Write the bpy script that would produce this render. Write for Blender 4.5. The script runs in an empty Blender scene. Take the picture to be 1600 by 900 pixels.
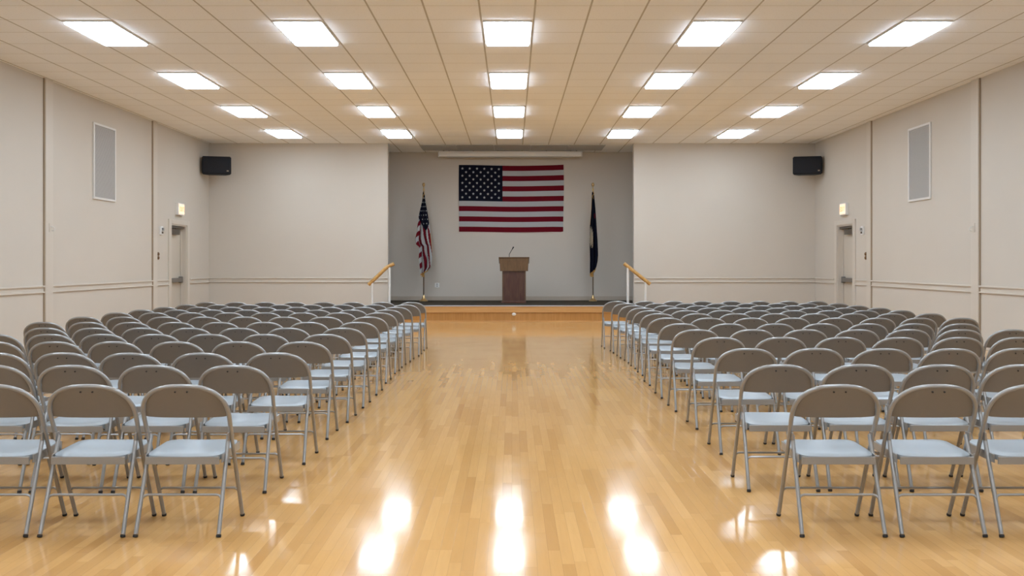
import bpy, bmesh, math, random
from mathutils import Vector, Matrix
PI = math.pi
S = bpy.context.scene
C = S.collection
random.seed(7)

# ------------------------------------------------------------------ camera, world, exposure
F = 1450.0                     # focal length in pixels of the 1600 px frame
H_EYE = 1.37
CEIL = 4.32
cam_d = bpy.data.cameras.new('camera'); cam_d.sensor_width = 36; cam_d.lens = 36 * F / 1600
cam_d.shift_y = -39 / 1600; cam_d.clip_end = 200
cam = bpy.data.objects.new('camera', cam_d); C.objects.link(cam)
cam.location = (0, 0, H_EYE); cam.rotation_euler = (PI / 2, 0, 0)
S.camera = cam
w = bpy.data.worlds.new('world'); S.world = w; w.use_nodes = True
w.node_tree.nodes['Background'].inputs[0].default_value = (0.9, 0.92, 1.0, 1)
w.node_tree.nodes['Background'].inputs[1].default_value = 0.0
S.view_settings.view_transform = 'Standard'; S.view_settings.look = 'None'
S.view_settings.gamma = 1; S.view_settings.use_curve_mapping = False
S.view_settings.exposure = 1.17
LAMP = 8.0                     # radiance of the lit ceiling panels
LAMP_COL = (0.80, 0.955, 1.12)

# ------------------------------------------------------------------ helpers
def tag(o, label=None, cat=None, group=None, kind=None):
    if label: o['label'] = label
    if cat: o['category'] = cat
    if group: o['group'] = group
    if kind: o['kind'] = kind
    return o

def thing(name, label, cat, loc=(0, 0, 0), rz=0, group=None):
    o = bpy.data.objects.new(name, None); C.objects.link(o)
    o.empty_display_size = 0.1
    o.location = loc; o.rotation_euler = (0, 0, rz)
    return tag(o, label, cat, group)

def obj(name, bm, mats, parent=None, smooth=False, loc=None):
    me = bpy.data.meshes.new(name); bm.normal_update(); bm.to_mesh(me); bm.free()
    if not isinstance(mats, (list, tuple)): mats = [mats]
    for m in mats: me.materials.append(m)
    if smooth:
        for p in me.polygons: p.use_smooth = True
        me.set_sharp_from_angle(angle=math.radians(38))
    o = bpy.data.objects.new(name, me); C.objects.link(o)
    if parent: o.parent = parent
    if loc: o.location = loc
    return o

def struct(name, bm, m, parent=None, smooth=False):
    o = obj(name, bm, m, parent, smooth)
    if parent is None: o['kind'] = 'structure'
    return o

def box(bm, x0, x1, y0, y1, z0, z1, mi=0, bev=0):
    t = bmesh.new()
    vs = [t.verts.new((x, y, z)) for x in (x0, x1) for y in (y0, y1) for z in (z0, z1)]
    for f in ((0, 1, 3, 2), (4, 6, 7, 5), (0, 4, 5, 1), (2, 3, 7, 6), (0, 2, 6, 4), (1, 5, 7, 3)):
        t.faces.new([vs[i] for i in f])
    bmesh.ops.recalc_face_normals(t, faces=t.faces)
    if bev: bmesh.ops.bevel(t, geom=t.edges[:], offset=bev, segments=2, affect='EDGES', profile=0.6)
    merge(bm, t, mi)

def merge(bm, t, mi=None):
    mp = {}
    for v in t.verts: mp[v] = bm.verts.new(v.co)
    for f in t.faces:
        nf = bm.faces.new([mp[v] for v in f.verts]); nf.material_index = f.material_index if mi is None else mi
    t.free()

def tube(bm, pts, r, n=10, mi=0, caps=True, rs=None):
    pts = [Vector(p) for p in pts]
    rings = []; T0 = None; N = None
    for i, p in enumerate(pts):
        a = pts[max(i - 1, 0)]; b = pts[min(i + 1, len(pts) - 1)]
        T = (b - a).normalized()
        if N is None:
            N = T.orthogonal().normalized()
        else:
            N = (N - T * N.dot(T)).normalized()
        B = T.cross(N)
        rr = rs[i] if rs else r
        rings.append([bm.verts.new(p + (N * math.cos(2 * PI * k / n) + B * math.sin(2 * PI * k / n)) * rr) for k in range(n)])
    for a, b in zip(rings, rings[1:]):
        for k in range(n):
            f = bm.faces.new((a[k], a[(k + 1) % n], b[(k + 1) % n], b[k])); f.material_index = mi
    if caps:
        f = bm.faces.new(list(reversed(rings[0]))); f.material_index = mi
        f = bm.faces.new(rings[-1]); f.material_index = mi

def lathe(bm, prof, cx=0, cy=0, n=20, mi=0):
    rings = [[bm.verts.new((cx + r * math.cos(2 * PI * k / n), cy + r * math.sin(2 * PI * k / n), z)) for k in range(n)] for r, z in prof]
    for a, b in zip(rings, rings[1:]):
        for k in range(n):
            f = bm.faces.new((a[k], a[(k + 1) % n], b[(k + 1) % n], b[k])); f.material_index = mi
    bm.faces.new(list(reversed(rings[0]))).material_index = mi
    bm.faces.new(rings[-1]).material_index = mi

def bez(pts, n=8):
    """smooth Catmull-Rom curve through the points"""
    P = [Vector(p) for p in pts]; P = [P[0] * 2 - P[1]] + P + [P[-1] * 2 - P[-2]]
    out = []
    for i in range(1, len(P) - 2):
        for k in range(n):
            t = k / n
            out.append(0.5 * ((2 * P[i]) + (P[i + 1] - P[i - 1]) * t + (2 * P[i - 1] - 5 * P[i] + 4 * P[i + 1] - P[i + 2]) * t * t
                       + (3 * P[i] - P[i - 1] - 3 * P[i + 1] + P[i + 2]) * t ** 3))
    out.append(P[-2]); return out

def copy_tree(o, parent=None, keep=True):
    c = o.copy(); C.objects.link(c); c.parent = parent
    for ch in list(o.children):
        copy_tree(ch, c)
    return c

# ------------------------------------------------------------------ materials
class NT:
    def __init__(s, name):
        s.m = bpy.data.materials.new(name); s.m.use_nodes = True
        s.t = s.m.node_tree; s.b = s.t.nodes['Principled BSDF']
    def n(s, typ, **kw):
        nd = s.t.nodes.new(typ)
        for k, v in kw.items(): setattr(nd, k, v)
        return nd
    def l(s, a, b): s.t.links.new(a, b)
    def math(s, op, a, b=None, c=None):
        nd = s.n('ShaderNodeMath', operation=op)
        for i, v in enumerate((a, b, c)):
            if v is None: continue
            if hasattr(v, 'is_output'): s.l(v, nd.inputs[i])
            else: nd.inputs[i].default_value = v
        return nd.outputs[0]
    def mix(s, fac, a, b, blend='MIX'):
        nd = s.n('ShaderNodeMix', data_type='RGBA', blend_type=blend)
        for sock, v in ((nd.inputs[0], fac), (nd.inputs[6], a), (nd.inputs[7], b)):
            if hasattr(v, 'is_output'): s.l(v, sock)
            elif isinstance(v, (int, float)): sock.default_value = v
            else: sock.default_value = (*v, 1)
        return nd.outputs[2]
    def coords(s): return s.n('ShaderNodeTexCoord').outputs['Object']

def plain(name, col, rough=0.5, metal=0.0, var=0.06, scale=30, bump=0.0, bscale=200, coat=0.0, spec=0.5, stretch=None, crough=0.1):
    k = NT(name); co = k.coords()
    if stretch:
        mp = k.n('ShaderNodeMapping'); mp.inputs['Scale'].default_value = stretch; k.l(co, mp.inputs[0]); co = mp.outputs[0]
    nz = k.n('ShaderNodeTexNoise'); nz.inputs['Scale'].default_value = scale; nz.inputs['Detail'].default_value = 4; k.l(co, nz.inputs[0])
    dark = tuple(c * (1 - var) for c in col); lite = tuple(min(1, c * (1 + var)) for c in col)
    k.l(k.mix(nz.outputs[0], dark, lite), k.b.inputs['Base Color'])
    k.b.inputs['Roughness'].default_value = rough; k.b.inputs['Metallic'].default_value = metal
    k.b.inputs['Coat Weight'].default_value = coat; k.b.inputs['Coat Roughness'].default_value = crough
    k.b.inputs['Specular IOR Level'].default_value = spec
    if bump:
        n2 = k.n('ShaderNodeTexNoise'); n2.inputs['Scale'].default_value = bscale; k.l(co, n2.inputs[0])
        bp = k.n('ShaderNodeBump'); bp.inputs['Strength'].default_value = bump; bp.inputs['Distance'].default_value = 0.002
        k.l(n2.outputs[0], bp.inputs['Height']); k.l(bp.outputs[0], k.b.inputs['Normal'])
    return k.m

def glow(name, col, strength):
    k = NT(name); k.b.inputs['Base Color'].default_value = (*col, 1)
    k.b.inputs['Emission Color'].default_value = (*col, 1); k.b.inputs['Emission Strength'].default_value = strength
    return k.m

def floor_mat():
    k = NT('maple_floor'); co = k.coords()
    sep = k.n('ShaderNodeSeparateXYZ'); k.l(co, sep.inputs[0]); x, y = sep.outputs[0], sep.outputs[1]
    PW, PL = 0.0572, 0.85
    px = k.math('DIVIDE', x, PW); col = k.math('FLOOR', px); fx = k.math('SUBTRACT', px, col)
    wn = k.n('ShaderNodeTexWhiteNoise', noise_dimensions='1D'); k.l(col, wn.inputs['W'])
    py = k.math('ADD', k.math('DIVIDE', y, PL), k.math('MULTIPLY', wn.outputs[0], 7.3))
    row = k.math('FLOOR', py); fy = k.math('SUBTRACT', py, row)
    cmb = k.n('ShaderNodeCombineXYZ'); k.l(col, cmb.inputs[0]); k.l(row, cmb.inputs[1])
    w2 = k.n('ShaderNodeTexWhiteNoise', noise_dimensions='2D'); k.l(cmb.outputs[0], w2.inputs['Vector'])
    rp = k.n('ShaderNodeValToRGB'); e = rp.color_ramp.elements
    e[0].position = 0; e[0].color = (0.50, 0.267, 0.090, 1); e[1].position = 1; e[1].color = (0.64, 0.372, 0.140, 1)
    a = e.new(0.14); a.color = (0.555, 0.307, 0.107, 1); a = e.new(0.6); a.color = (0.60, 0.340, 0.123, 1)
    k.l(w2.outputs[0], rp.inputs[0])
    mp = k.n('ShaderNodeMapping'); mp.inputs['Scale'].default_value = (22, 1.6, 1); k.l(co, mp.inputs[0])
    off = k.n('ShaderNodeVectorMath', operation='ADD'); k.l(mp.outputs[0], off.inputs[0]); k.l(w2.outputs[1], off.inputs[1])
    nz = k.n('ShaderNodeTexNoise'); nz.inputs['Scale'].default_value = 2.2; nz.inputs['Detail'].default_value = 6; nz.inputs['Distortion'].default_value = 0.6
    k.l(off.outputs[0], nz.inputs[0])
    g = k.n('ShaderNodeMapRange'); g.inputs[1].default_value = 0.35; g.inputs[2].default_value = 0.7; g.inputs[3].default_value = 0; g.inputs[4].default_value = 0.14
    k.l(nz.outputs[0], g.inputs[0])
    base = k.mix(g.outputs[0], rp.outputs[0], (0.36, 0.19, 0.07))
    # gaps
    ex = k.math('MINIMUM', fx, k.math('SUBTRACT', 1.0, fx)); ey = k.math('MINIMUM', fy, k.math('SUBTRACT', 1.0, fy))
    gx = k.math('LESS_THAN', ex, 0.018); gy = k.math('LESS_THAN', ey, 0.0014); gap_or_shade = k.math('MAXIMUM', gx, gy)
    k.l(k.mix(k.math('MULTIPLY', gap_or_shade, 0.3), base, (0.2, 0.11, 0.05)), k.b.inputs['Base Color'])
    # worn finish: roughness patches
    n3 = k.n('ShaderNodeTexNoise'); n3.inputs['Scale'].default_value = 1.7; n3.inputs['Detail'].default_value = 7; k.l(co, n3.inputs[0])
    r = k.n('ShaderNodeMapRange'); r.inputs[1].default_value = 0.3; r.inputs[2].default_value = 0.7; r.inputs[3].default_value = 0.075; r.inputs[4].default_value = 0.15
    k.l(n3.outputs[0], r.inputs[0]); k.l(r.outputs[0], k.b.inputs['Roughness'])
    k.b.inputs['Specular IOR Level'].default_value = 0.22
    k.b.inputs['Coat Weight'].default_value = 0.12; k.b.inputs['Coat Roughness'].default_value = 0.05
    # every board lies at a slightly different tilt
    bp = k.n('ShaderNodeBump'); bp.inputs['Strength'].default_value = 0.3; bp.inputs['Distance'].default_value = 0.0009
    hx = k.math('MULTIPLY', k.math('SUBTRACT', w2.outputs[0], 0.5), k.math('MULTIPLY', fx, 0.7))
    n4 = k.n('ShaderNodeTexNoise'); n4.inputs['Scale'].default_value = 9; n4.inputs['Detail'].default_value = 3; k.l(co, n4.inputs[0])
    k.l(k.math('SUBTRACT', k.math('ADD', hx, k.math('MULTIPLY', n4.outputs[0], 0.9)), k.math('MULTIPLY', gap_or_shade, 0.25)), bp.inputs['Height'])
    k.l(bp.outputs[0], k.b.inputs['Normal']); k.l(bp.outputs[0], k.b.inputs['Coat Normal'])
    return k.m

TX, TY, TX0, TY0 = 0.64, 0.612, -0.055 + 0.32, 11.25      # ceiling grid pitch and origin
def ceiling_mat():
    k = NT('ceiling_tiles'); co = k.coords()
    sep = k.n('ShaderNodeSeparateXYZ'); k.l(co, sep.inputs[0]); x, y = sep.outputs[0], sep.outputs[1]
    def line(v, o, p, wd):
        f = k.math('FRACT', k.math('DIVIDE', k.math('SUBTRACT', v, o), p))
        d = k.math('MULTIPLY', k.math('MINIMUM', f, k.math('SUBTRACT', 1.0, f)), p)
        return k.math('LESS_THAN', d, wd), d
    lx, dx = line(x, TX0 - 60 * TX, TX, 0.011); ly, dy = line(y, TY0 - 60 * TY, TY, 0.0085)
    # each tile a touch different
    cx = k.math('FLOOR', k.math('DIVIDE', k.math('SUBTRACT', x, TX0 - 60 * TX), TX)); cy = k.math('FLOOR', k.math('DIVIDE', k.math('SUBTRACT', y, TY0 - 60 * TY), TY))
    cb = k.n('ShaderNodeCombineXYZ'); k.l(cx, cb.inputs[0]); k.l(cy, cb.inputs[1])
    wn = k.n('ShaderNodeTexWhiteNoise', noise_dimensions='2D'); k.l(cb.outputs[0], wn.inputs['Vector'])
    base = k.mix(wn.outputs[0], (0.925, 0.92, 0.93), (0.945, 0.94, 0.95))
    sp = k.n('ShaderNodeTexNoise'); sp.inputs['Scale'].default_value = 60; sp.inputs['Detail'].default_value = 2; k.l(co, sp.inputs[0])
    fis = k.n('ShaderNodeMapRange'); fis.inputs[1].default_value = 0.6; fis.inputs[2].default_value = 0.72; fis.inputs[4].default_value = 0.25; k.l(sp.outputs[0], fis.inputs[0])
    base = k.mix(fis.outputs[0], base, (0.6, 0.54, 0.46))
    c = k.mix(k.math('MULTIPLY', ly, 0.5), base, (0.50, 0.44, 0.36)); c = k.mix(k.math('MULTIPLY', lx, 0.85), c, (0.46, 0.41, 0.345))
    k.l(c, k.b.inputs['Base Color']); k.b.inputs['Roughness'].default_value = 0.9; k.b.inputs['Specular IOR Level'].default_value = 0.15
    return k.m

def wood(name, dark, lite, rough=0.35, stretch=(3, 3, 40), scale=1.5, coat=0.2):
    k = NT(name); co = k.coords()
    mp = k.n('ShaderNodeMapping'); mp.inputs['Scale'].default_value = stretch; k.l(co, mp.inputs[0])
    nz = k.n('ShaderNodeTexNoise'); nz.inputs['Scale'].default_value = scale; nz.inputs['Detail'].default_value = 6; nz.inputs['Distortion'].default_value = 0.8; k.l(mp.outputs[0], nz.inputs[0])
    rp = k.n('ShaderNodeValToRGB'); e = rp.color_ramp.elements
    e[0].position = 0.3; e[0].color = (*dark, 1); e[1].position = 0.72; e[1].color = (*lite, 1)
    k.l(nz.outputs[0], rp.inputs[0]); k.l(rp.outputs[0], k.b.inputs['Base Color'])
    k.b.inputs['Roughness'].default_value = rough; k.b.inputs['Coat Weight'].default_value = coat
    return k.m

M = {}
M['floor'] = floor_mat()
M['ceiling'] = ceiling_mat()
M['gap_or_shade'] = plain('brown_shade', (0.36, 0.28, 0.20), 0.8, var=0.05)  # brown that paints in the shade beside each pilaster
M['wall'] = plain('painted_wall', (0.60, 0.545, 0.475), 0.75, var=0.025, scale=1.2, bump=0.15, bscale=90, spec=0.25)
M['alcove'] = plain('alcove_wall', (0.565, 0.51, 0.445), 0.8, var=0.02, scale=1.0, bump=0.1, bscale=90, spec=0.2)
M['trim'] = plain('painted_trim', (0.61, 0.55, 0.475), 0.5, var=0.02, scale=3)
M['grey_base'] = plain('stage_baseboard', (0.44, 0.37, 0.30), 0.6, var=0.05)
M['stage_floor'] = plain('dark_stage_floor', (0.050, 0.040, 0.028), 0.85, var=0.2, scale=6, spec=0.08)
M['nosing'] = plain('aluminium_nosing', (0.42, 0.43, 0.44), 0.4, metal=0.4, var=0.05)
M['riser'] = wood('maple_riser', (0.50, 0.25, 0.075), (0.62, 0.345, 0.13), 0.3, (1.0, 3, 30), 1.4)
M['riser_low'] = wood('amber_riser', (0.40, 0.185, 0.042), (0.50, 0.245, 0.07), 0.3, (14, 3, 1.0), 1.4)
M['handrail'] = wood('oak_handrail', (0.44, 0.23, 0.06), (0.62, 0.37, 0.13), 0.35, (20, 20, 20), 0.8)
M['chair'] = plain('grey_enamel', (0.165, 0.155, 0.145), 0.38, var=0.04, scale=40, spec=0.5, coat=0.25, crough=0.2)
M['chair_tube'] = plain('grey_enamel_tube', (0.285, 0.285, 0.28), 0.28, var=0.04, scale=40, metal=0.3, coat=0.5, crough=0.15)
M['seat'] = plain('grey_enamel_seat', (0.27, 0.305, 0.33), 0.42, var=0.03, scale=20, coat=0.25, crough=0.3)  # same paint as the backs, lightened and blued for the overhead sheen
M['rubber'] = plain('black_rubber', (0.015, 0.015, 0.016), 0.6)
M['steel'] = plain('brushed_steel', (0.35, 0.34, 0.33), 0.35, metal=0.8, stretch=(1, 40, 1))
M['dull_steel'] = plain('dull_steel', (0.20, 0.19, 0.18), 0.45, metal=0.5)
M['white'] = plain('white_plastic', (0.78, 0.77, 0.75), 0.4, var=0.02)
M['white_metal'] = plain('white_enamel', (0.72, 0.70, 0.67), 0.35, var=0.02)
M['lamp_frame'] = plain('lamp_frame_enamel', (0.62, 0.60, 0.57), 0.4, var=0.02)
M['black'] = plain('black_cabinet', (0.006, 0.007, 0.012), 0.5, var=0.2, bump=0.2, bscale=400, spec=0.3)
M['badge'] = plain('tan_badge', (0.35, 0.28, 0.2), 0.4)
M['grille'] = plain('grey_grille_cloth', (0.47, 0.45, 0.43), 0.7, var=0.05, scale=120, bump=0.5, bscale=300)
M['door'] = plain('door_paint', (0.56, 0.50, 0.42), 0.45, var=0.02)
M['closer'] = plain('bronze_closer', (0.13, 0.11, 0.09), 0.4, metal=0.6)
M['brown'] = plain('brown_switch', (0.18, 0.09, 0.035), 0.4)
M['lamp'] = glow('lit_panel', LAMP_COL, LAMP)
M['exit_face'] = glow('exit_face_glow', (1.0, 0.74, 0.52), 0.33)
M['exit_text'] = glow('exit_letters', (1.0, 0.42, 0.18), 0.36)
M['red'] = plain('flag_red', (0.125, 0.003, 0.010), 0.85, var=0.06, scale=60, spec=0.15)
M['cloth_white'] = plain('flag_white', (0.40, 0.405, 0.41), 0.85, var=0.04, scale=60, spec=0.15)
M['navy'] = plain('flag_navy', (0.004, 0.005, 0.014), 0.85, var=0.1, scale=60, spec=0.15)
M['fringe'] = plain('gold_fringe', (0.50, 0.27, 0.07), 0.7, var=0.3, scale=80)
M['brass'] = plain('brass', (0.60, 0.42, 0.2), 0.3, metal=0.8)
M['pole'] = plain('dark_oak_pole', (0.12, 0.075, 0.04), 0.35, var=0.2, scale=20)
M['emblem'] = plain('emblem_cream', (0.42, 0.36, 0.27), 0.8, var=0.35, scale=50)
M['oak'] = wood('lectern_oak', (0.095, 0.048, 0.018), (0.145, 0.076, 0.030), 0.45, (14, 14, 2.2), 1.6, 0.1)
M['mahogany'] = wood('lectern_mahogany', (0.058, 0.012, 0.008), (0.090, 0.036, 0.017), 0.45, (16, 16, 2.2), 1.6, 0.1)
M['grey_panel'] = plain('grey_ceiling_panel', (0.40, 0.39, 0.38), 0.6, var=0.06, scale=2)
M['screen_case'] = plain('screen_case_enamel', (0.80, 0.77, 0.72), 0.4, var=0.02)

# ------------------------------------------------------------------ structure
XW = 7.47; YB = -6.0; YP = 22.87; YA = 24.73; OPL, OPR = -3.06, 3.00; AX = 4.3
YS = 21.64; ZS = 0.375; WT = 0.2
DN, DF, DTOP = 20.32, 21.30, 2.23       # side door opening

bm = bmesh.new(); box(bm, -XW - .4, XW + .4, YB - .3, YA + .3, -0.1, 0); struct('floor', bm, M['floor'])
bm = bmesh.new(); box(bm, -XW - .4, XW + .4, YB - .3, YA + .3, CEIL, CEIL + 0.1); struct('ceiling', bm, M['ceiling'])
for sd, nm in ((-1, 'wall_left'), (1, 'wall_right')):
    bm = bmesh.new()
    xa, xb = sorted((sd * XW, sd * (XW + 0.4)))
    box(bm, xa, xb, YB, DN, 0, CEIL); box(bm, xa, xb, DF, YP + WT, 0, CEIL); box(bm, xa, xb, DN, DF, DTOP, CEIL)
    xc, xd = sorted((sd * (XW + 0.3), sd * (XW + 0.4))); box(bm, xc, xd, DN, DF, 0, DTOP)
    struct(nm, bm, M['wall'])
bm = bmesh.new(); box(bm, -XW, OPL, YP, YP + WT, 0, CEIL); struct('wall_front_left', bm, M['wall'])
bm = bmesh.new(); box(bm, OPR, XW, YP, YP + WT, 0, CEIL); struct('wall_front_right', bm, M['wall'])
bm = bmesh.new(); box(bm, -AX - .1, AX + .1, YA, YA + 0.2, 0, CEIL); struct('wall_alcove_back', bm, M['alcove'])
bm = bmesh.new(); box(bm, -AX - .1, -AX, YP + WT, YA, 0, CEIL); struct('wall_alcove_left', bm, M['alcove'])
bm = bmesh.new(); box(bm, AX, AX + .1, YP + WT, YA, 0, CEIL); struct('wall_alcove_right', bm, M['alcove'])
bm = bmesh.new(); box(bm, -XW, XW, YB - .2, YB, 0, CEIL); struct('wall_rear', bm, M['wall'])

# pilaster strips on the side walls
tn = 1
PIL = [(14.80, 15.04), (19.26, 19.47), (10.3, 10.55), (5.8, 6.05), (1.3, 1.55)]
for sd in (-1, 1):
    for a, b in PIL:
        bm = bmesh.new(); x0, x1 = sorted((sd * XW, sd * (XW - 0.035))); box(bm, x0, x1, a, b, 0, CEIL, bev=0.004)
        p_ = struct('trim_%d' % tn, bm, M['trim']); tn += 1
        bm = bmesh.new(); x0, x1 = sorted((sd * XW, sd * (XW - 0.024))); box(bm, x0, x1, a - .02, a, 0, CEIL); obj('shade_strip', bm, M['gap_or_shade'], p_)  # brown strip added to draw the pilaster's near edge as shaded
# chair rails : a flat band with a moulding above and below, stopping at each pilaster
def rail_side(sd, a, b):
    global tn
    bm = bmesh.new()
    for d, z0, z1 in ((0.010, 0.905, 1.0), (0.030, 0.985, 1.012), (0.026, 0.893, 0.915)):
        x0, x1 = sorted((sd * XW, sd * (XW - d))); box(bm, x0, x1, a, b, z0, z1, bev=0.004)
    struct('trim_%d' % tn, bm, M['trim']); tn += 1
for sd in (-1, 1):
    for a, b in ((21.47, YP - .03), (19.47, 20.16), (15.04, 19.26), (10.55, 14.80), (6.05, 10.3), (1.55, 5.8)):
        rail_side(sd, a, b)
for x0, x1 in ((-XW, OPL), (OPR, XW)):
    bm = bmesh.new()
    for d, z0, z1 in ((0.010, 0.905, 1.0), (0.030, 0.985, 1.012), (0.026, 0.893, 0.915)):
        box(bm, x0 + (0.0), x1, YP - d, YP, z0, z1, bev=0.004)
    struct('trim_%d' % tn, bm, M['trim']); tn += 1
    bm = bmesh.new(); box(bm, x0, x1, YP - 0.015, YP, 0, 0.1, bev=0.004); struct('baseboard_front_' + ('left' if x0 < 0 else 'right'), bm, M['trim'])
# slim corner post of the stage opening
for x0, x1 in ((OPL - 0.02, OPL + 0.0), (OPR, OPR + 0.02)):
    bm = bmesh.new(); box(bm, x0, x1, YP - 0.012, YP, 0, CEIL); struct('trim_%d' % tn, bm, M['trim']); tn += 1
for sd, nm in ((-1, 'baseboard_left'), (1, 'baseboard_right')):
    bm = bmesh.new()
    ed = [YB] + [v for p in sorted(PIL) for v in p] + [DN - 0.16, DF + 0.17, YP - 0.015]
    for a, b in zip(ed[::2], ed[1::2]):
        x0, x1 = sorted((sd * XW, sd * (XW - 0.015))); box(bm, x0, x1, a, b, 0, 0.1, bev=0.004)
    struct(nm, bm, M['trim'])
bm = bmesh.new(); box(bm, -AX, AX, YA - 0.015, YA, ZS, ZS + 0.11, bev=0.003); struct('baseboard_alcove', bm, M['grey_base'])

# stage : deck, nosing, upper fascia, set-back riser, shoe
st = thing('stage', None, None, (0, YS, 0)); tag(st, kind='structure')
bm = bmesh.new(); box(bm, OPL, OPR, 0.03, YP - YS, ZS - 0.05, ZS); box(bm, -AX, AX, YP + WT - YS, YA - YS, ZS - 0.05, ZS); box(bm, OPL, OPR, YP - YS, YP + WT - YS, ZS - 0.05, ZS)
obj('deck', bm, M['stage_floor'], st)
bm = bmesh.new(); box(bm, OPL, OPR, -0.012, 0.05, ZS - 0.018, ZS + 0.006, bev=0.004); obj('nosing', bm, M['nosing'], st)
bm = bmesh.new(); box(bm, OPL, OPR, 0.0, 0.028, 0.215, ZS - 0.018, bev=0.003); box(bm, OPL, OPL + .028, 0.028, YP - YS, 0.215, ZS - 0.05); box(bm, OPR - .028, OPR, 0.028, YP - YS, 0.215, ZS - 0.05)
obj('fascia', bm, M['riser'], st)
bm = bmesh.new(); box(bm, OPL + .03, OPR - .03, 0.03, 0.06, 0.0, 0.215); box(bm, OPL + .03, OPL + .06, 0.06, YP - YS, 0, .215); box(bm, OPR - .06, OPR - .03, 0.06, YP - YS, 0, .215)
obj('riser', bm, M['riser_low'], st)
bm = bmesh.new(); box(bm, OPL + .01, OPR - .01, 0.006, 0.03, 0.0, 0.022, bev=0.005); obj('base_shoe', bm, M['riser'], st)
# side steps up to the stage
for sd, ex, nm in ((-1, OPL, 'left'), (1, OPR, 'right')):
    bm = bmesh.new()
    for i, zt in enumerate((0.25, 0.125)):
        x0, x1 = sorted((ex + sd * 0.28 * i, ex + sd * 0.28 * (i + 1)))
        box(bm, x0, x1, YS + 0.03, YP - 0.035, 0, zt, bev=0.006)
    o = obj('side_steps', bm, M['riser'])
    tag(o, 'wooden steps at the %s end of the stage, below the handrail' % nm, 'steps')

# ------------------------------------------------------------------ side doors
def side_door(n, sd):
    d = thing('door_%d' % n, None, None, (sd * XW, DN, 0)); tag(d, kind='structure')
    W = DF - DN
    X = lambda v: -sd * v          # v>0 : into the room
    def bx(b, v0, v1, y0, y1, z0, z1, bev=0):
        x0, x1 = sorted((X(v0), X(v1))); box(b, x0, x1, y0, y1, z0, z1, bev=bev)
    bm = bmesh.new()
    bx(bm, -0.0, 0.022, -0.16, 0.0, 0, DTOP + 0.10, .004); bx(bm, -0.0, 0.022, W, W + 0.16, 0, DTOP + 0.10, .004); bx(bm, 0, 0.022, 0, W, DTOP, DTOP + 0.10, .004)
    bx(bm, -0.29, 0.0, 0.0, 0.03, 0, DTOP); bx(bm, -0.29, 0.0, W - 0.03, W, 0, DTOP); bx(bm, -0.29, 0.0, 0.03, W - 0.03, DTOP - 0.03, DTOP)
    bx(bm, -0.125, -0.10, W - 0.05, W - 0.03, 0, DTOP - .03)
    obj('door_frame', bm, M['trim'], d)
    bm = bmesh.new(); bx(bm, -0.175, -0.13, 0.032, W - 0.032, 0.01, DTOP - 0.032, .003); obj('door_leaf', bm, M['door'], d)
    bm = bmesh.new(); bx(bm, -0.13, -0.05, 0.12, 0.70, DTOP - 0.22, DTOP - 0.10, .01); bx(bm, -.13, -.02, .034, .9, DTOP - .085, DTOP - .035, .004)
    tube(bm, [(X(-0.12), 0.55, DTOP - 0.15), (X(-0.04), 0.40, DTOP - 0.07), (X(-0.06), 0.8, DTOP - 0.05)], 0.012, 6)
    obj('door_closer', bm, M['closer'], d)
    bm = bmesh.new(); bx(bm, -0.13, -0.05, 0.06, 0.18, 0.92, 1.06, .01); bx(bm, -0.13, -0.06, W - 0.16, W - 0.06, 0.92, 1.06, .01); bx(bm, -0.10, -0.035, 0.18, W - 0.16, 0.94, 1.035, .012)
    obj('push_bar', bm, M['dull_steel'], d)
side_door(1, -1); side_door(2, 1)

# ------------------------------------------------------------------ ceiling lights
def make_light():
    t = thing('ceiling_light', '', 'ceiling light')
    a, b = 0.300, 1.185 / 2
    bm = bmesh.new()
    for x0, x1, y0, y1 in ((-a, -a + .022, -b, b), (a - .022, a, -b, b), (-a + .022, a - .022, -b, -b + .022), (-a + .022, a - .022, b - .022, b)):
        box(bm, x0, x1, y0, y1, -0.018, 0)
    obj('frame', bm, M['lamp_frame'], t)
    bm = bmesh.new(); box(bm, -a + .022, a - .022, -b + .022, b - .022, -0.040, -0.002, bev=0.004); obj('diffuser', bm, M['lamp'], t)
    return t
proto = make_light(); used = False
rown = ['fourth from the stage', 'third from the stage', 'second from the stage', 'nearest the stage']
coln = ['leftmost column', 'column left of centre', 'centre column', 'column right of centre', 'rightmost column']
cols_x = [-5.175, -2.615, -0.055, 2.505, 5.065]
for r in range(-5, 4):
    for c in range(5):
        o = proto if not used else copy_tree(proto); used = True
        o.location = (cols_x[c], TY0 + TY + 0.01 + r * 5 * TY, CEIL)
        if r >= 0: lab = 'lit white ceiling panel light, %s, row %s' % (coln[c], rown[r])
        else: lab = 'lit white ceiling panel light, %s, %s row from the rear wall' % (coln[c], ['first', 'second', 'third', 'fourth', 'fifth'][r + 5])
        tag(o, lab, 'ceiling light', 'panel lights in the tiled ceiling')

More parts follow.
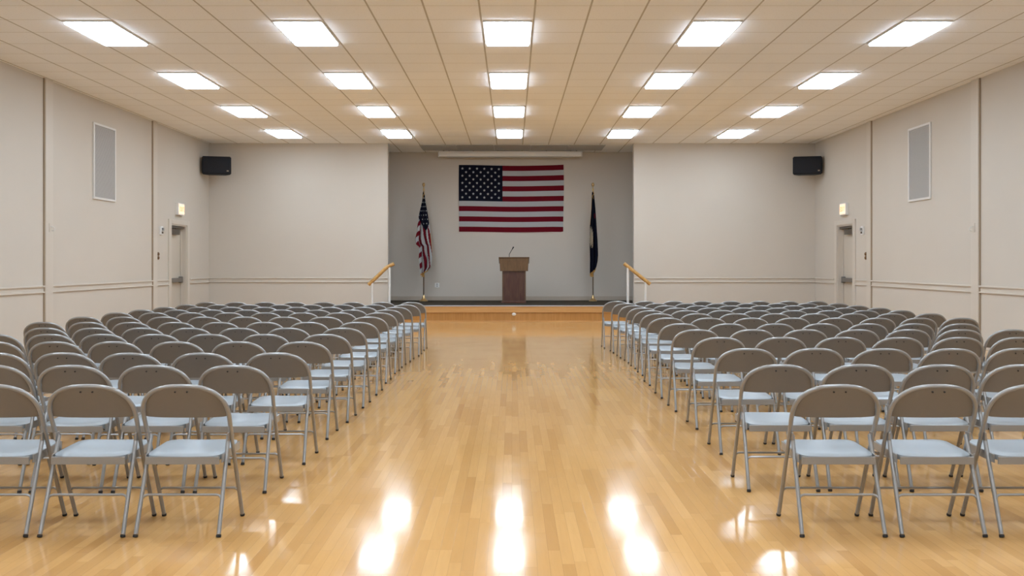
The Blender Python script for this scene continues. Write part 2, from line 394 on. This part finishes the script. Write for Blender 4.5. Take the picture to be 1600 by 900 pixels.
# ------------------------------------------------------------------ wall grille panels, exit signs, small devices
def grille(sd):
    t = thing('wall_grille', 'tall grey louvred wall grille in a white frame, high on the %s wall' % ('left' if sd < 0 else 'right'), 'wall grille', (sd * XW, 16.98, 3.2))
    h, wd = 0.685, 0.46
    bm = bmesh.new()
    def bx(v0, v1, y0, y1, z0, z1, b=0.0):
        x0, x1 = sorted((-sd * v0, -sd * v1)); box(bm, x0, x1, y0, y1, z0, z1, bev=b)
    bx(0, .03, -wd, -wd + .04, -h, h, .004); bx(0, .03, wd - .04, wd, -h, h, .004); bx(0, .03, -wd + .04, wd - .04, h - .04, h, .004); bx(0, .03, -wd + .04, wd - .04, -h, -h + .04, .004)
    obj('frame', bm, M['white_metal'], t)
    bm = bmesh.new(); bx(0, .010, -wd + .04, wd - .04, -h + .04, h - .04)
    z = -h + .05
    while z < h - .05:
        bx(.010, .020, -wd + .04, wd - .04, z, z + .012); z += .026
    obj('louvre_panel', bm, M['grille'], t)
for sd in (-1, 1): grille(sd)

def letters(bm, sd, x, y0, z0, hh, word='EXIT'):
    """block letters on a plane x=const, reading correctly from inside the room"""
    st = hh * 0.17; lw = hh * 0.55; adv = hh * 0.72
    dirn = 1 if sd < 0 else -1     # left wall : text runs away along +y ; right wall runs towards -y
    for i, ch in enumerate(word):
        def seg(u0, v0, u1, v1):
            n = Vector((0, (v1 - v0), -(u1 - u0))).normalized() * st / 2 if True else None
            A = [(u0, v0), (u1, v1)]
            d = Vector((u1 - u0, v1 - v0)); d.normalize(); p = Vector((-d.y, d.x)) * st / 2
            q = [Vector(A[0]) + p, Vector(A[1]) + p, Vector(A[1]) - p, Vector(A[0]) - p]
            f = [bm.verts.new((x - sd * 0.004, y0 + dirn * (i * adv + k.x), z0 + k.y)) for k in q]
            g = [bm.verts.new((x, y0 + dirn * (i * adv + k.x), z0 + k.y)) for k in q]
            bm.faces.new(f); bm.faces.new(g[::-1])
            for a in range(4): bm.faces.new((f[a], g[a], g[(a + 1) % 4], f[(a + 1) % 4]))
        if ch == 'E':
            seg(st / 2, 0, st / 2, hh); seg(0, st / 2, lw, st / 2); seg(0, hh / 2, lw * .85, hh / 2); seg(0, hh - st / 2, lw, hh - st / 2)
        if ch == 'X': seg(0, 0, lw, hh); seg(lw, 0, 0, hh)
        if ch == 'I': seg(lw / 2, 0, lw / 2, hh)
        if ch == 'T': seg(lw / 2, 0, lw / 2, hh); seg(0, hh - st / 2, lw, hh - st / 2)

def exit_sign(sd):
    t = thing('exit_sign', 'white exit sign glowing orange above the door in the %s wall' % ('left' if sd < 0 else 'right'), 'exit sign', (sd * XW, 20.78, 2.575))
    bm = bmesh.new(); x0, x1 = sorted((0, -sd * .07)); box(bm, x0, x1, -.19, .19, -.135, .135, bev=.006); obj('housing', bm, M['white'], t)
    bm = bmesh.new(); x0, x1 = sorted((-sd * .0701, -sd * .078)); box(bm, x0, x1, -.165, .165, -.11, .11); obj('sign_face', bm, M['exit_face'], t)
    bm = bmesh.new(); letters(bm, sd, -sd * .0785, (-.13 if sd < 0 else .13), -.05, .10)
    obj('exit_lettering', bm, M['exit_text'], t)
for sd in (-1, 1): exit_sign(sd)

def strobe(sd):
    t = thing('alarm_strobe', 'small white alarm horn strobe beside the door in the %s wall' % ('left' if sd < 0 else 'right'), 'alarm', (sd * XW, 19.72, 2.06))
    bm = bmesh.new(); x0, x1 = sorted((0, -sd * .04)); box(bm, x0, x1, -.06, .06, -.09, .09, bev=.008); obj('housing', bm, M['white'], t)
    bm = bmesh.new(); x0, x1 = sorted((-sd * .04, -sd * .075)); box(bm, x0, x1, -.03, .03, .0, .06, bev=.008); obj('lens', bm, M['steel'], t)
    bm = bmesh.new(); x0, x1 = sorted((-sd * .04, -sd * .055)); box(bm, x0, x1, -.035, .035, -.065, -.02, bev=.005); obj('sounder', bm, M['closer'], t)
    # brown double switch on the wall
    t = thing('wall_switch', 'small brown double wall switch beside the pilaster in the %s wall' % ('left' if sd < 0 else 'right'), 'switch', (sd * XW, 19.55, 1.52))
    bm = bmesh.new(); x0, x1 = sorted((0, -sd * .012)); box(bm, x0, x1, -.045, .045, -.085, .085, bev=.004); obj('cover_plate', bm, M['badge'], t)
    for dz in (-.04, .04):
        b2 = bmesh.new(); lathe(b2, [(.036, 0), (.036, .018), (.02, .03)], n=14)
        for v in b2.verts: v.co = Vector((-sd * (.012 + v.co.z), v.co.x, v.co.y + dz))
        bmesh.ops.recalc_face_normals(b2, faces=b2.faces); obj('knob', b2, M['brown'], t, True)
    # coat-hook like bracket on the nearer pilaster
    t = thing('wall_bracket', 'small pale metal bracket on the pilaster near the edge of the %s wall' % ('left' if sd < 0 else 'right'), 'bracket', (sd * (XW - .035), 14.93, 1.94))
    bm = bmesh.new(); x0, x1 = sorted((0, -sd * .010)); box(bm, x0, x1, -.03, .03, -.07, .07, bev=.003); obj('back_plate', bm, M['trim'], t)
    bm = bmesh.new(); tube(bm, bez([(-sd * .01, 0, .02), (-sd * .05, 0, .01), (-sd * .075, 0, -.02), (-sd * .06, 0, -.05), (-sd * .03, 0, -.045)], 5), .008, 8); obj('hook', bm, M['white_metal'], t, True)
for sd in (-1, 1): strobe(sd)

# ------------------------------------------------------------------ corner loudspeakers
def loudspeaker(sd):
    t = thing('loudspeaker', 'black loudspeaker mounted high in the %s front corner of the hall' % ('left' if sd < 0 else 'right'), 'speaker', (sd * 7.11, 22.36, 3.71), sd * math.radians(-14))
    # trapezoid cabinet, wide front facing the hall
    bm = bmesh.new(); prof = [(-.335, -.16), (.335, -.16), (.335, -.06), (.20, .20), (-.20, .20), (-.335, -.06)]
    lo = [bm.verts.new((x, y, -.215)) for x, y in prof]; hi = [bm.verts.new((x, y, .215)) for x, y in prof]
    bm.faces.new(lo[::-1]); bm.faces.new(hi)
    for i in range(6): bm.faces.new((lo[i], lo[(i + 1) % 6], hi[(i + 1) % 6], hi[i]))
    bmesh.ops.recalc_face_normals(bm, faces=bm.faces)
    bmesh.ops.bevel(bm, geom=bm.edges[:], offset=.02, segments=3, affect='EDGES')
    obj('cabinet', bm, M['black'], t, True)
    bm = bmesh.new(); box(bm, -.305, .305, -.172, -.158, -.19, .19, bev=.008); obj('front_grille', bm, M['black'], t)
    bm = bmesh.new(); box(bm, .235, .28, -.178, -.171, -.145, -.118); obj('badge', bm, M['badge'], t)
    bm = bmesh.new()
    c, s = math.cos(math.radians(14) * sd), math.sin(math.radians(14) * sd)
    # arm back to the side wall
    wx, wy = sd * (XW - 7.11) , 0.10
    p = Vector((wx * c - wy * s, wx * s + wy * c, 0)); 
    tube(bm, [(0, .15, 0), p + Vector((-sd * .01, 0, 0))], .02, 8)
    obj('wall_bracket', bm, M['closer'], t)
for sd in (-1, 1): loudspeaker(sd)

# ------------------------------------------------------------------ stage furnishings
# grey panels set in the ceiling over the stage front
bm = bmesh.new()
for i in range(5):
    a = -2.32 + i * 0.932; box(bm, a + .004, a + .928, 23.12, 24.25, CEIL - .012, CEIL)
tag(obj('ceiling_panel', bm, M['grey_panel']), 'long grey panel strip in the ceiling above the stage screen case', 'ceiling panel')
t = thing('projection_screen', 'white roll-up projection screen case under the ceiling above the large flag', 'projection screen', (-.05, 24.30, 4.225))
bm = bmesh.new(); box(bm, -1.86, 1.86, -.065, .065, -.07, .07, bev=.02); obj('case', bm, M['screen_case'], t, True)
for sx in (-1, 1):
    bm = bmesh.new(); box(bm, min(sx * 1.86, sx * 1.885), max(sx * 1.86, sx * 1.885), -.07, .07, -.075, .075, bev=.01); obj('end_cap', bm, M['white_metal'], t)
    bm = bmesh.new(); box(bm, sx * 1.74 - .02, sx * 1.74 + .02, -.02, .02, .07, .095); obj('mounting_bracket', bm, M['steel'], t)
bm = bmesh.new(); box(bm, -1.66, 1.66, -.02, .02, -.085, -.07, bev=.004); obj('bottom_bar', bm, M['nosing'], t)

def star(bm, c, r, n, u, v, mi):
    cv = bm.verts.new(c); ring = []
    for i in range(10):
        rr = r if i % 2 == 0 else r * .42; a = PI / 2 + i * PI / 5
        ring.append(bm.verts.new(c + u * rr * math.cos(a) + v * rr * math.sin(a)))
    for i in range(10):
        f = bm.faces.new((cv, ring[i], ring[(i + 1) % 10])); f.material_index = mi

# big wall flag
FW, FH = 2.79, 1.775; fx0 = (717 - 800) * YA / F; fz1 = 1.37 + (411 - 258.3) * (YA - .03) / F
bm = bmesh.new(); NX, NZ = 60, 52
def fy(u, v): return -0.012 - 0.006 * math.sin(u * 9 + v * 2) * (0.4 + v) - .004 * math.sin(v * 14 + u * 3)
def fp(u, v):
    return Vector((u * FW + .012 * math.sin(v * 5) * (u - .3), fy(u, v), -v * FH + .012 * math.sin(u * 6.0 + 1.4) * (1 - v * .3) + 0.010 * (u > .9) * (u - .9) * 8 * (1 - 2 * v)))
g = [[bm.verts.new(fp(i / NX, j / NZ)) for i in range(NX + 1)] for j in range(NZ + 1)]
for j in range(NZ):
    for i in range(NX):
        f = bm.faces.new((g[j][i], g[j + 1][i], g[j + 1][i + 1], g[j][i + 1]))
        s = (j * 13) // NZ
        f.material_index = 2 if (i < 24.6 and s < 7) else (0 if s % 2 == 0 else 1)
r_ = bmesh.ops.extrude_face_region(bm, geom=bm.faces[:])
for v in [e for e in r_['geom'] if isinstance(e, bmesh.types.BMVert)]: v.co.y += .006
bmesh.ops.recalc_face_normals(bm, faces=bm.faces)
cw, ch = 25 / 60, 7 / 13
for rr in range(9):
    n = 6 if rr % 2 == 0 else 5
    for i in range(n):
        u = cw * ((1 + 2 * i) / 12 if n == 6 else (2 + 2 * i) / 12); v = ch * (1 + rr) / 10
        p = fp(u, v) + Vector((0, -.003, 0)); star(bm, p, .038, None, Vector((1, 0, 0)), Vector((0, 0, 1)), 1)
o = obj('wall_flag', bm, [M['red'], M['cloth_white'], M['navy']], loc=(fx0, YA, fz1))
tag(o, 'large american flag with stars and stripes hung flat on the stage wall', 'flag')

# lectern
LY = 22.95
t = thing('lectern', 'wooden lectern with wide oak top and reddish column standing on the stage', 'lectern', (.05, LY, ZS))
bm = bmesh.new(); box(bm, -.30, .30, -.0, .46, 0, .055, bev=.01); box(bm, -.325, -.27, -.03, .4, 0, .03, bev=.008); obj('plinth', bm, M['mahogany'], t)
bm = bmesh.new()
box(bm, -.29, .29, .02, .42, .055, .80, bev=.006)
obj('column', bm, M['mahogany'], t)
for sx in (-1, 1):
    bm = bmesh.new(); box(bm, min(sx * .262, sx * .293), max(sx * .262, sx * .293), .008, .03, .055, .80, bev=.004); obj('corner_trim', bm, M['oak'], t)
bm = bmesh.new()
prof = [(-.03, .795), (.46, .795), (.49, .98), (-.045, 1.115)]
vs = []
for sx in (-1, 1):
    vs.append([bm.verts.new((sx * (.345 if z < .9 else .362), y, z)) for y, z in prof])
a, b = vs
bm.faces.new(a); bm.faces.new(b[::-1])
for i in range(4): bm.faces.new((a[i], b[i], b[(i + 1) % 4], a[(i + 1) % 4]))
bmesh.ops.recalc_face_normals(bm, faces=bm.faces); obj('head_box', bm, M['oak'], t)
bm = bmesh.new(); box(bm, -.38, .38, -.06, .50, 1.122, 1.145, bev=.006)
for v in bm.verts: v.co.z -= (v.co.y + .06) * .25
obj('top_board', bm, M['oak'], t)
m = obj('microphone', bmesh.new(), M['black']); 
bm = bmesh.new(); lathe(bm, [(.03, 0), (.03, .012), (.012, .02)], n=14); tube(bm, bez([(0, 0, .01), (0, 0, .1), (.02, 0, .14), (.075, -.02, .235)], 6), .007, 8)
tube(bm, [(.072, -.019, .228), (.105, -.03, .285)], .014, 10, rs=[.011, .017])
bm.to_mesh(m.data); bm.free(); m.location = (.05 - .115, LY + .12, ZS + 1.145 - .18 * .25 + .012)
tag(m, 'black gooseneck microphone standing on top of the lectern', 'microphone')

# standing flags
def flag_stand(name, label, X, kind):
    Y = 24.18; t = thing(name, label, 'flag', (X, Y, ZS))
    bm = bmesh.new(); lathe(bm, [(.105, 0), (.105, .02), (.085, .035), (.045, .07), (.032, .12), (.022, .16)], n=24); obj('stand_base', bm, M['brass'], t, True)
    bm = bmesh.new(); tube(bm, [(0, 0, .12), (0, 0, 2.88)], .017, 12); obj('pole', bm, M['pole'], t, True)
    bm = bmesh.new(); lathe(bm, [(.024, 2.87), (.024, 2.93), (.010, 2.95), (.012, 2.98), (.034, 3.01), (.040, 3.04), (.030, 3.07), (.006, 3.09)], n=14); obj('finial', bm, M['brass'], t, True)
    # draped cloth : pleated sheet wrapped around the pole
    if kind == 'stripes':
        LFT = [(0, -.02), (.1, -.035), (.28, -.125), (.47, -.18), (.57, -.225), (.63, -.20), (.66, -.115), (.8, -.13), (.93, -.09), (1, -.07)]
        RGT = [(0, .02), (.1, .045), (.28, .11), (.47, .165), (.6, .19), (.8, .225), (.93, .20), (1, .07)]
    else:
        LFT = [(0, -.03), (.2, -.05), (.4, -.09), (.6, -.105), (.8, -.09), (1, -.085)]
        RGT = [(0, .02), (.2, .06), (.4, .085), (.6, .11), (.8, .125), (.87, .115), (.93, .09), (1, .05)]
    def ip(T, v):
        for (a, p), (b, q) in zip(T, T[1:]):
            if v <= b: return p + (q - p) * (v - a) / (b - a)
        return T[-1][1]
    ztop, zbot = 2.84, .70
    NU, NV = 60, 96; bm = bmesh.new(); G = []
    for j in range(NV + 1):
        v = j / NV; L, R_ = ip(LFT, v), ip(RGT, v); row = []
        for i in range(NU + 1):
            u = i / NU; x = L + (R_ - L) * u
            amp = .012 + .05 * min(1, v * 1.6)
            y = -.03 - amp * (1 + math.sin(u * PI * 5.2 + v * 1.6)) * (.55 + .45 * math.sin(u * PI))
            x += .012 * math.sin(u * PI * 10 + v * 3) * v
            z = ztop - v * (ztop - zbot) + .10 * v * v * (u - .35) * (1 if kind == 'stripes' else 1.4)
            row.append(bm.verts.new((x, y, z)))
        G.append(row)
    mats = [M['red'], M['cloth_white'], M['navy'], M['fringe'], M['emblem']]
    for j in range(NV):
        v = (j + .5) / NV
        for i in range(NU):
            u = (i + .5) / NU; f = bm.faces.new((G[j][i], G[j + 1][i], G[j + 1][i + 1], G[j][i + 1]))
            if kind == 'stripes':
                if v < .37 + .12 * math.sin(u * 3) and v < .30 + u * .26:
                    mi = 2
                else:
                    s = u * 7.2 - v * 3.6 + .4 * math.sin(u * 6) if u > .22 else (v * 16 + u * 3)
                    mi = 0 if math.floor(s) % 2 == 0 else 1
                if v > .975 or (u > .985 and v > .5) or (u < .02 and v > .5): mi = 3
            else:
                mi = 2
                du, dv = (u - .22 - .25 * (v - .5)) / .20, (v - .545) / .12
                if du * du + dv * dv < 1 + .35 * math.sin(i * 1.3 + j): mi = 4
                if (u - .75) ** 2 / .03 + (v - .29) ** 2 / .0012 < 1 and (i + j) % 2: mi = 0
                if v > .972 or u < .03 and v < .4 or (u > .97 and v > .8): mi = 3
            f.material_index = mi
    stars = []
    if kind == 'stripes':
        for j in range(7, 46, 5):
            for k in range(4):
                i = int((k + (.25 if (j // 5) % 2 else .75)) * NU / 4); u_ = i / NU
                if j / NV < .27 + u_ * .24 and i < NU: stars.append((G[j][i].co.copy(), (G[j][min(i + 1, NU)].co - G[j][max(i - 1, 0)].co).normalized()))
    r_ = bmesh.ops.extrude_face_region(bm, geom=bm.faces[:])
    for v in [e for e in r_['geom'] if isinstance(e, bmesh.types.BMVert)]: v.co.y += .008
    bmesh.ops.recalc_face_normals(bm, faces=bm.faces)
    for p, t_ in stars: star(bm, p + Vector((0, -.012, 0)), .026, None, t_, Vector((0, 0, 1)), 1)
    obj('flag_cloth', bm, mats, t, True)
    bm = bmesh.new()
    tube(bm, bez([(.0, -.022, 2.86), (.02, -.06, 2.80), (-.01, -.055, 2.74), (0, -.05, 2.66)], 4), .008, 6)
    obj('gold_cord', bm, M['fringe'], t, True); bm = bmesh.new()
    cx = -.01 if kind == 'stripes' else -.03
    for k in range(9):
        a = k * 2 * PI / 9; tube(bm, [(cx + .02 * math.cos(a), -.06 + .02 * math.sin(a), .735), (cx + .035 * math.cos(a), -.06 + .03 * math.sin(a), .635)], .008, 6)
    tube(bm, [(cx, -.06, .73), (cx + (.12 if kind == 'stripes' else .1), -.06, .80 if kind == 'stripes' else .86)], .016, 6)
    obj('fringe_tassel', bm, M['fringe'], t, True)
flag_stand('standing_flag', 'american flag furled on a pole at the left side of the stage', -2.30, 'stripes')
flag_stand('standing_flag', 'dark blue gold-fringed flag on a pole at the right side of the stage', 2.11, 'blue')

# outlet on alcove wall and white cover on the riser
t = thing('wall_outlet', 'white wall outlet low on the stage back wall by the american flag pole', 'outlet', ((683 - 800) * YA / F, YA, 1.37 - 34.5 * YA / F))
bm = bmesh.new(); box(bm, -.06, .06, -.008, 0, -.06, .06, bev=.003); obj('cover_plate', bm, M['white'], t)
bm = bmesh.new(); box(bm, -.02, .02, -.011, -.008, .01, .04); box(bm, -.02, .02, -.011, -.008, -.04, -.01); obj('socket', bm, M['steel'], t)
bm = bmesh.new(); lathe(bm, [(.05, 0), (.05, .01), (.03, .03), (.01, .035)], n=20)
for v in bm.verts: v.co = Vector((v.co.x, -v.co.z, v.co.y * .75))
bmesh.ops.recalc_face_normals(bm, faces=bm.faces)
o = obj('stage_light', bm, M['white'], None, True, loc=(.045, YS + .03, .175)); tag(o, 'small round white fitting on the wooden stage riser below the lectern', 'fitting')

# handrails
def handrail(sd):
    nm = 'left' if sd < 0 else 'right'
    t = thing('stair_handrail', 'oak handrail on white posts at the %s end of the stage' % nm, 'handrail', (0, 22.0, 0))
    P = lambda px, py: Vector(((px - 800) * 22.0 / F, 0, 1.37 + (411 - py) * 22.0 / F))
    pts = [P(575.8, 445), P(590, 431.5), P(603, 419), P(607, 416.3), P(616, 412)] if sd < 0 else [P(1015.8, 444), P(1000, 431.5), P(985, 419.5), P(975, 411.7)]
    bm = bmesh.new()
    path = bez(pts, 6); tube(bm, path, .043, 12); obj('rail', bm, M['handrail'], t, True)
    for px, yy, zb in (((608.5 if sd < 0 else 981), 417, ZS), ((581.5 if sd < 0 else 1008.5), 441, .25)):
        q = P(px, yy); bm = bmesh.new(); tube(bm, [(q.x, 0, zb), (q.x, 0, q.z)], .03 if zb == ZS else .025, 12); obj('post', bm, M['white_metal'], t, True)
for sd in (-1, 1): handrail(sd)

# ------------------------------------------------------------------ folding chairs
def fr(z, x):     # point on the tilted plane of the main frame (front foot .. top of the back)
    return Vector((x, -.14 + .34 * (.755 - z) / .755, z))
def seat_bm():
    bm = bmesh.new(); NX_, NY_ = 14, 14; hw = .190; y0, y1 = -.125, .235
    def P(i, j):
        u, v = i / NX_ * 2 - 1, j / NY_ * 2 - 1
        # rounded rectangle
        p = 7.0; k = 1.0
        m_ = max(abs(u), abs(v))
        if m_ > 0:
            n_ = (abs(u) ** p + abs(v) ** p) ** (1 / p); k = m_ / n_
        uu, vv = u * k, v * k
        y = (y0 + y1) / 2 + (y1 - y0) / 2 * vv
        z = .402 + .018 * (y - y0) / (y1 - y0) - .009 * (1 - uu * uu) * (1 - vv * vv * .6) - (.010 if m_ > .99 else (.002 if m_ > .85 else 0))
        return Vector((hw * uu, y, z))
    g = [[bm.verts.new(P(i, j)) for i in range(NX_ + 1)] for j in range(NY_ + 1)]
    for j in range(NY_):
        for i in range(NX_): bm.faces.new((g[j][i], g[j][i + 1], g[j + 1][i + 1], g[j + 1][i]))
    bd = [g[0][i] for i in range(NX_)] + [g[j][NX_] for j in range(NY_)] + [g[NY_][i] for i in range(NX_, 0, -1)] + [g[j][0] for j in range(NY_, 0, -1)]
    lo = [bm.verts.new(v.co + Vector((0, 0, -.026))) for v in bd]
    for i in range(len(bd)):
        k = (i + 1) % len(bd); bm.faces.new((bd[i], lo[i], lo[k], bd[k]))
    bm.faces.new(lo)
    bmesh.ops.recalc_face_normals(bm, faces=bm.faces)
    return bm
def back_bm():
    bm = bmesh.new(); N = 20; cols = []
    for i in range(N + 1):
        u = i / N * 2 - 1; x = .212 * u
        zt = .584 + .156 * (1 - abs(u) ** 2.6) ** (1 / 2.6) if abs(u) < 1 else .584
        zb = .578 + .006 * abs(u) ** 6
        col = []
        for k in range(5):
            z = zb + (zt - zb) * k / 4; p = fr(z, x); p.y -= .020 * (1 - u * u) - .004; col.append(p)
        cols.append(col)
    F_ = [[bm.verts.new(p) for p in c] for c in cols]
    for i in range(N):
        for k in range(4): bm.faces.new((F_[i][k], F_[i + 1][k], F_[i + 1][k + 1], F_[i][k + 1]))
    r_ = bmesh.ops.extrude_face_region(bm, geom=bm.faces[:])
    for v in [e for e in r_['geom'] if isinstance(e, bmesh.types.BMVert)]: v.co.y += .012
    bmesh.ops.recalc_face_normals(bm, faces=bm.faces)
    return bm
def sub_leg(t, pts, foot, dirv):
    bm = bmesh.new(); tube(bm, pts, .0108, 10); l = obj('leg', bm, M['chair_tube'], t, True)
    bm = bmesh.new(); d = dirv.normalized()
    tube(bm, [foot + d * .013, foot + d * .004, foot], .013, 10, rs=[.0124, .0130, .0112]); obj('rubber_foot', bm, M['rubber'], l, True)
def make_chair(name='folding_chair'):
    t = thing(name, '', 'chair')
    obj('seat', seat_bm(), M['seat'], t, True)
    bm = bmesh.new()
    for s in (-1, 1):
        box(bm, s * .1935 - .0035, s * .1935 + .0035, -.10, .20, .352, .394, bev=.0015)
    box(bm, -.187, .187, -.128, -.118, .350, .3885, bev=.002)
    for v in bm.verts: v.co.z += .012 * (v.co.y + .1) / .3
    obj('seat_frame', bm, M['chair_tube'], t)
    b = obj('backrest', back_bm(), M['chair'], t, True)
    bm = bmesh.new()
    for s in (-1, 1):
        p = fr(.718, s * .03) + Vector((0, -.016, 0)); tube(bm, [p, p + Vector((0, -.006, 0))], .0045, 8)
    obj('rivet', bm, M['rubber'], b)
    # arch of the main frame
    arch = []
    for s in (-1,): arch += [fr(.46, -.2155), fr(.52, -.217), fr(.555, -.2185)]
    for k in range(25):
        a = PI - PI * k / 24; c, s_ = math.cos(a), math.sin(a); n = 2.6
        x = .219 * math.copysign(abs(c) ** (2 / n), c); z = .575 + .171 * abs(s_) ** (2 / n)
        arch.append(fr(z, x))
    arch += [fr(.555, .2185), fr(.52, .217), fr(.46, .2155)]
    bm = bmesh.new(); tube(bm, arch, .0118, 10); obj('back_frame', bm, M['chair_tube'], t, True)
    for s in (-1, 1):
        top, mid, ft = fr(.46, s * .2155), fr(.2, s * .2135), fr(0.002, s * .212)
        sub_leg(t, [top, mid, fr(.016, s * .212)], ft, top - ft)
        ft = Vector((s * .2075, -.20, 0.002)); top = Vector((s * .2005, -.012, .478))
        kn = ft + (top - ft) * .92
        sub_leg(t, [ft + (top - ft) * .03, ft + (top - ft) * .5, kn, top], ft, top - ft)
        bm = bmesh.new(); q = fr(.478, s * .2085); box(bm, q.x - .005, q.x + .005, q.y - .03, q.y + .02, .455, .495, bev=.003)
        tube(bm, [Vector((s * .196, -.012, .478)), Vector((s * .228, -.012, .478))], .007, 8)
        obj('hinge', bm, M['steel'], t)
    # stretchers
    def rear(z, x): return Vector((x, -.20 + .188 * z / .478, z))
    bm = bmesh.new(); z = .195
    tube(bm, [rear(z - .035, -.204), rear(z - .016, -.200), rear(z - .004, -.190), rear(z, -.175), rear(z, 0), rear(z, .175), rear(z - .004, .190), rear(z - .016, .200), rear(z - .035, .204)], .0066, 8); obj('stretcher', bm, M['chair_tube'], t, True)
    bm = bmesh.new(); z = .17
    tube(bm, [fr(z - .022, -.212), fr(z - .008, -.205), fr(z, -.19), fr(z, 0), fr(z, .19), fr(z - .008, .205), fr(z - .022, .212)], .0062, 8); obj('stretcher', bm, M['chair_tube'], t, True)
    return t

px = lambda p, D: (p - 800) * D / F
LD = [4.69, 5.58, 6.35, 7.25, 8.01, 8.79, 9.64, 10.60, 11.50, 12.20, 12.95, 13.70, 14.57]
RD = [4.69, 5.62, 6.68, 7.68, 8.58, 9.42, 10.40, 11.30, 12.05, 12.75, 13.42, 14.15, 14.95]
LX = [[-1.672, -2.150, -2.635], [-1.678, -2.168, -2.655, -3.14], [-1.62, -2.125, -2.62, -3.07, -3.54],
      [-1.64, -2.15, -2.63, -3.12, -3.58, -4.06], [-1.617, -2.14, -2.62, -3.08, -3.54, -3.99, -4.44],
      [-1.61, -2.13, -2.58, -3.04, -3.50, -3.96, -4.41], [-1.61, -2.12, -2.57, -3.02, -3.47, -3.92, -4.37, -4.82],
      [-1.64, -2.14, -2.59, -3.04, -3.49, -3.94, -4.38, -4.83], [-1.65, -2.14, -2.60, -3.05, -3.50, -3.95, -4.40, -4.85],
      [-1.65 - .4605 * i for i in range(8)], [-1.62 - .4605 * i for i in range(8)], [-1.58 - .4605 * i for i in range(8)], [-1.58 - .4605 * i for i in range(8)]]
RX = [[1.656, 2.155, 2.652], [1.625, 2.115, 2.60, 3.09], [1.70, 2.19, 2.68, 3.17, 3.66],
      [1.726, 2.24, 2.735, 3.21, 3.71, 4.20], [1.714, 2.23, 2.72, 3.20, 3.68, 4.16, 4.63],
      [1.72, 2.20, 2.68, 3.15, 3.62, 4.09, 4.56], [1.744, 2.21, 2.68, 3.15, 3.63, 4.10, 4.57, 5.04],
      [1.79, 2.26, 2.73, 3.21, 3.69, 4.16, 4.63, 5.10], [1.80 + .465 * i for i in range(8)], [1.80 + .4635 * i for i in range(8)],
      [1.77 + .4605 * i for i in range(8)], [1.75 + .4605 * i for i in range(8)], [1.69 + .4605 * i for i in range(8)]]
W1 = ['nearest', 'second', 'third', 'fourth', 'fifth', 'sixth', 'seventh', 'eighth', 'ninth', 'tenth', 'eleventh', 'twelfth', 'farthest']
W2 = ['aisle seat', 'second from the aisle', 'third from the aisle', 'fourth from the aisle', 'fifth from the aisle', 'sixth from the aisle', 'seventh from the aisle', 'eighth from the aisle']
proto = make_chair(); used = False
rnd = random.Random(3)
for side, DD, XX in (('left', LD, LX), ('right', RD, RX)):
    for r, (D, xs) in enumerate(zip(DD, XX)):
        last = None
        for c, x in enumerate(xs):
            if last is not None and abs(x - last) < .4605: x = last + math.copysign(.4605, x)
            last = x
            o = proto if not used else copy_tree(proto); used = True
            o.location = (x, D + .14 + (rnd.uniform(-.012, .012) if r else 0), 0)
            row = W1[r] + ' row' if r in (0, 12) else W1[r] + ' row from camera'
            tag(o, 'grey folding chair %s of aisle, %s, %s' % (side, row, W2[c]), 'chair', 'folding chairs in the %s block' % side)
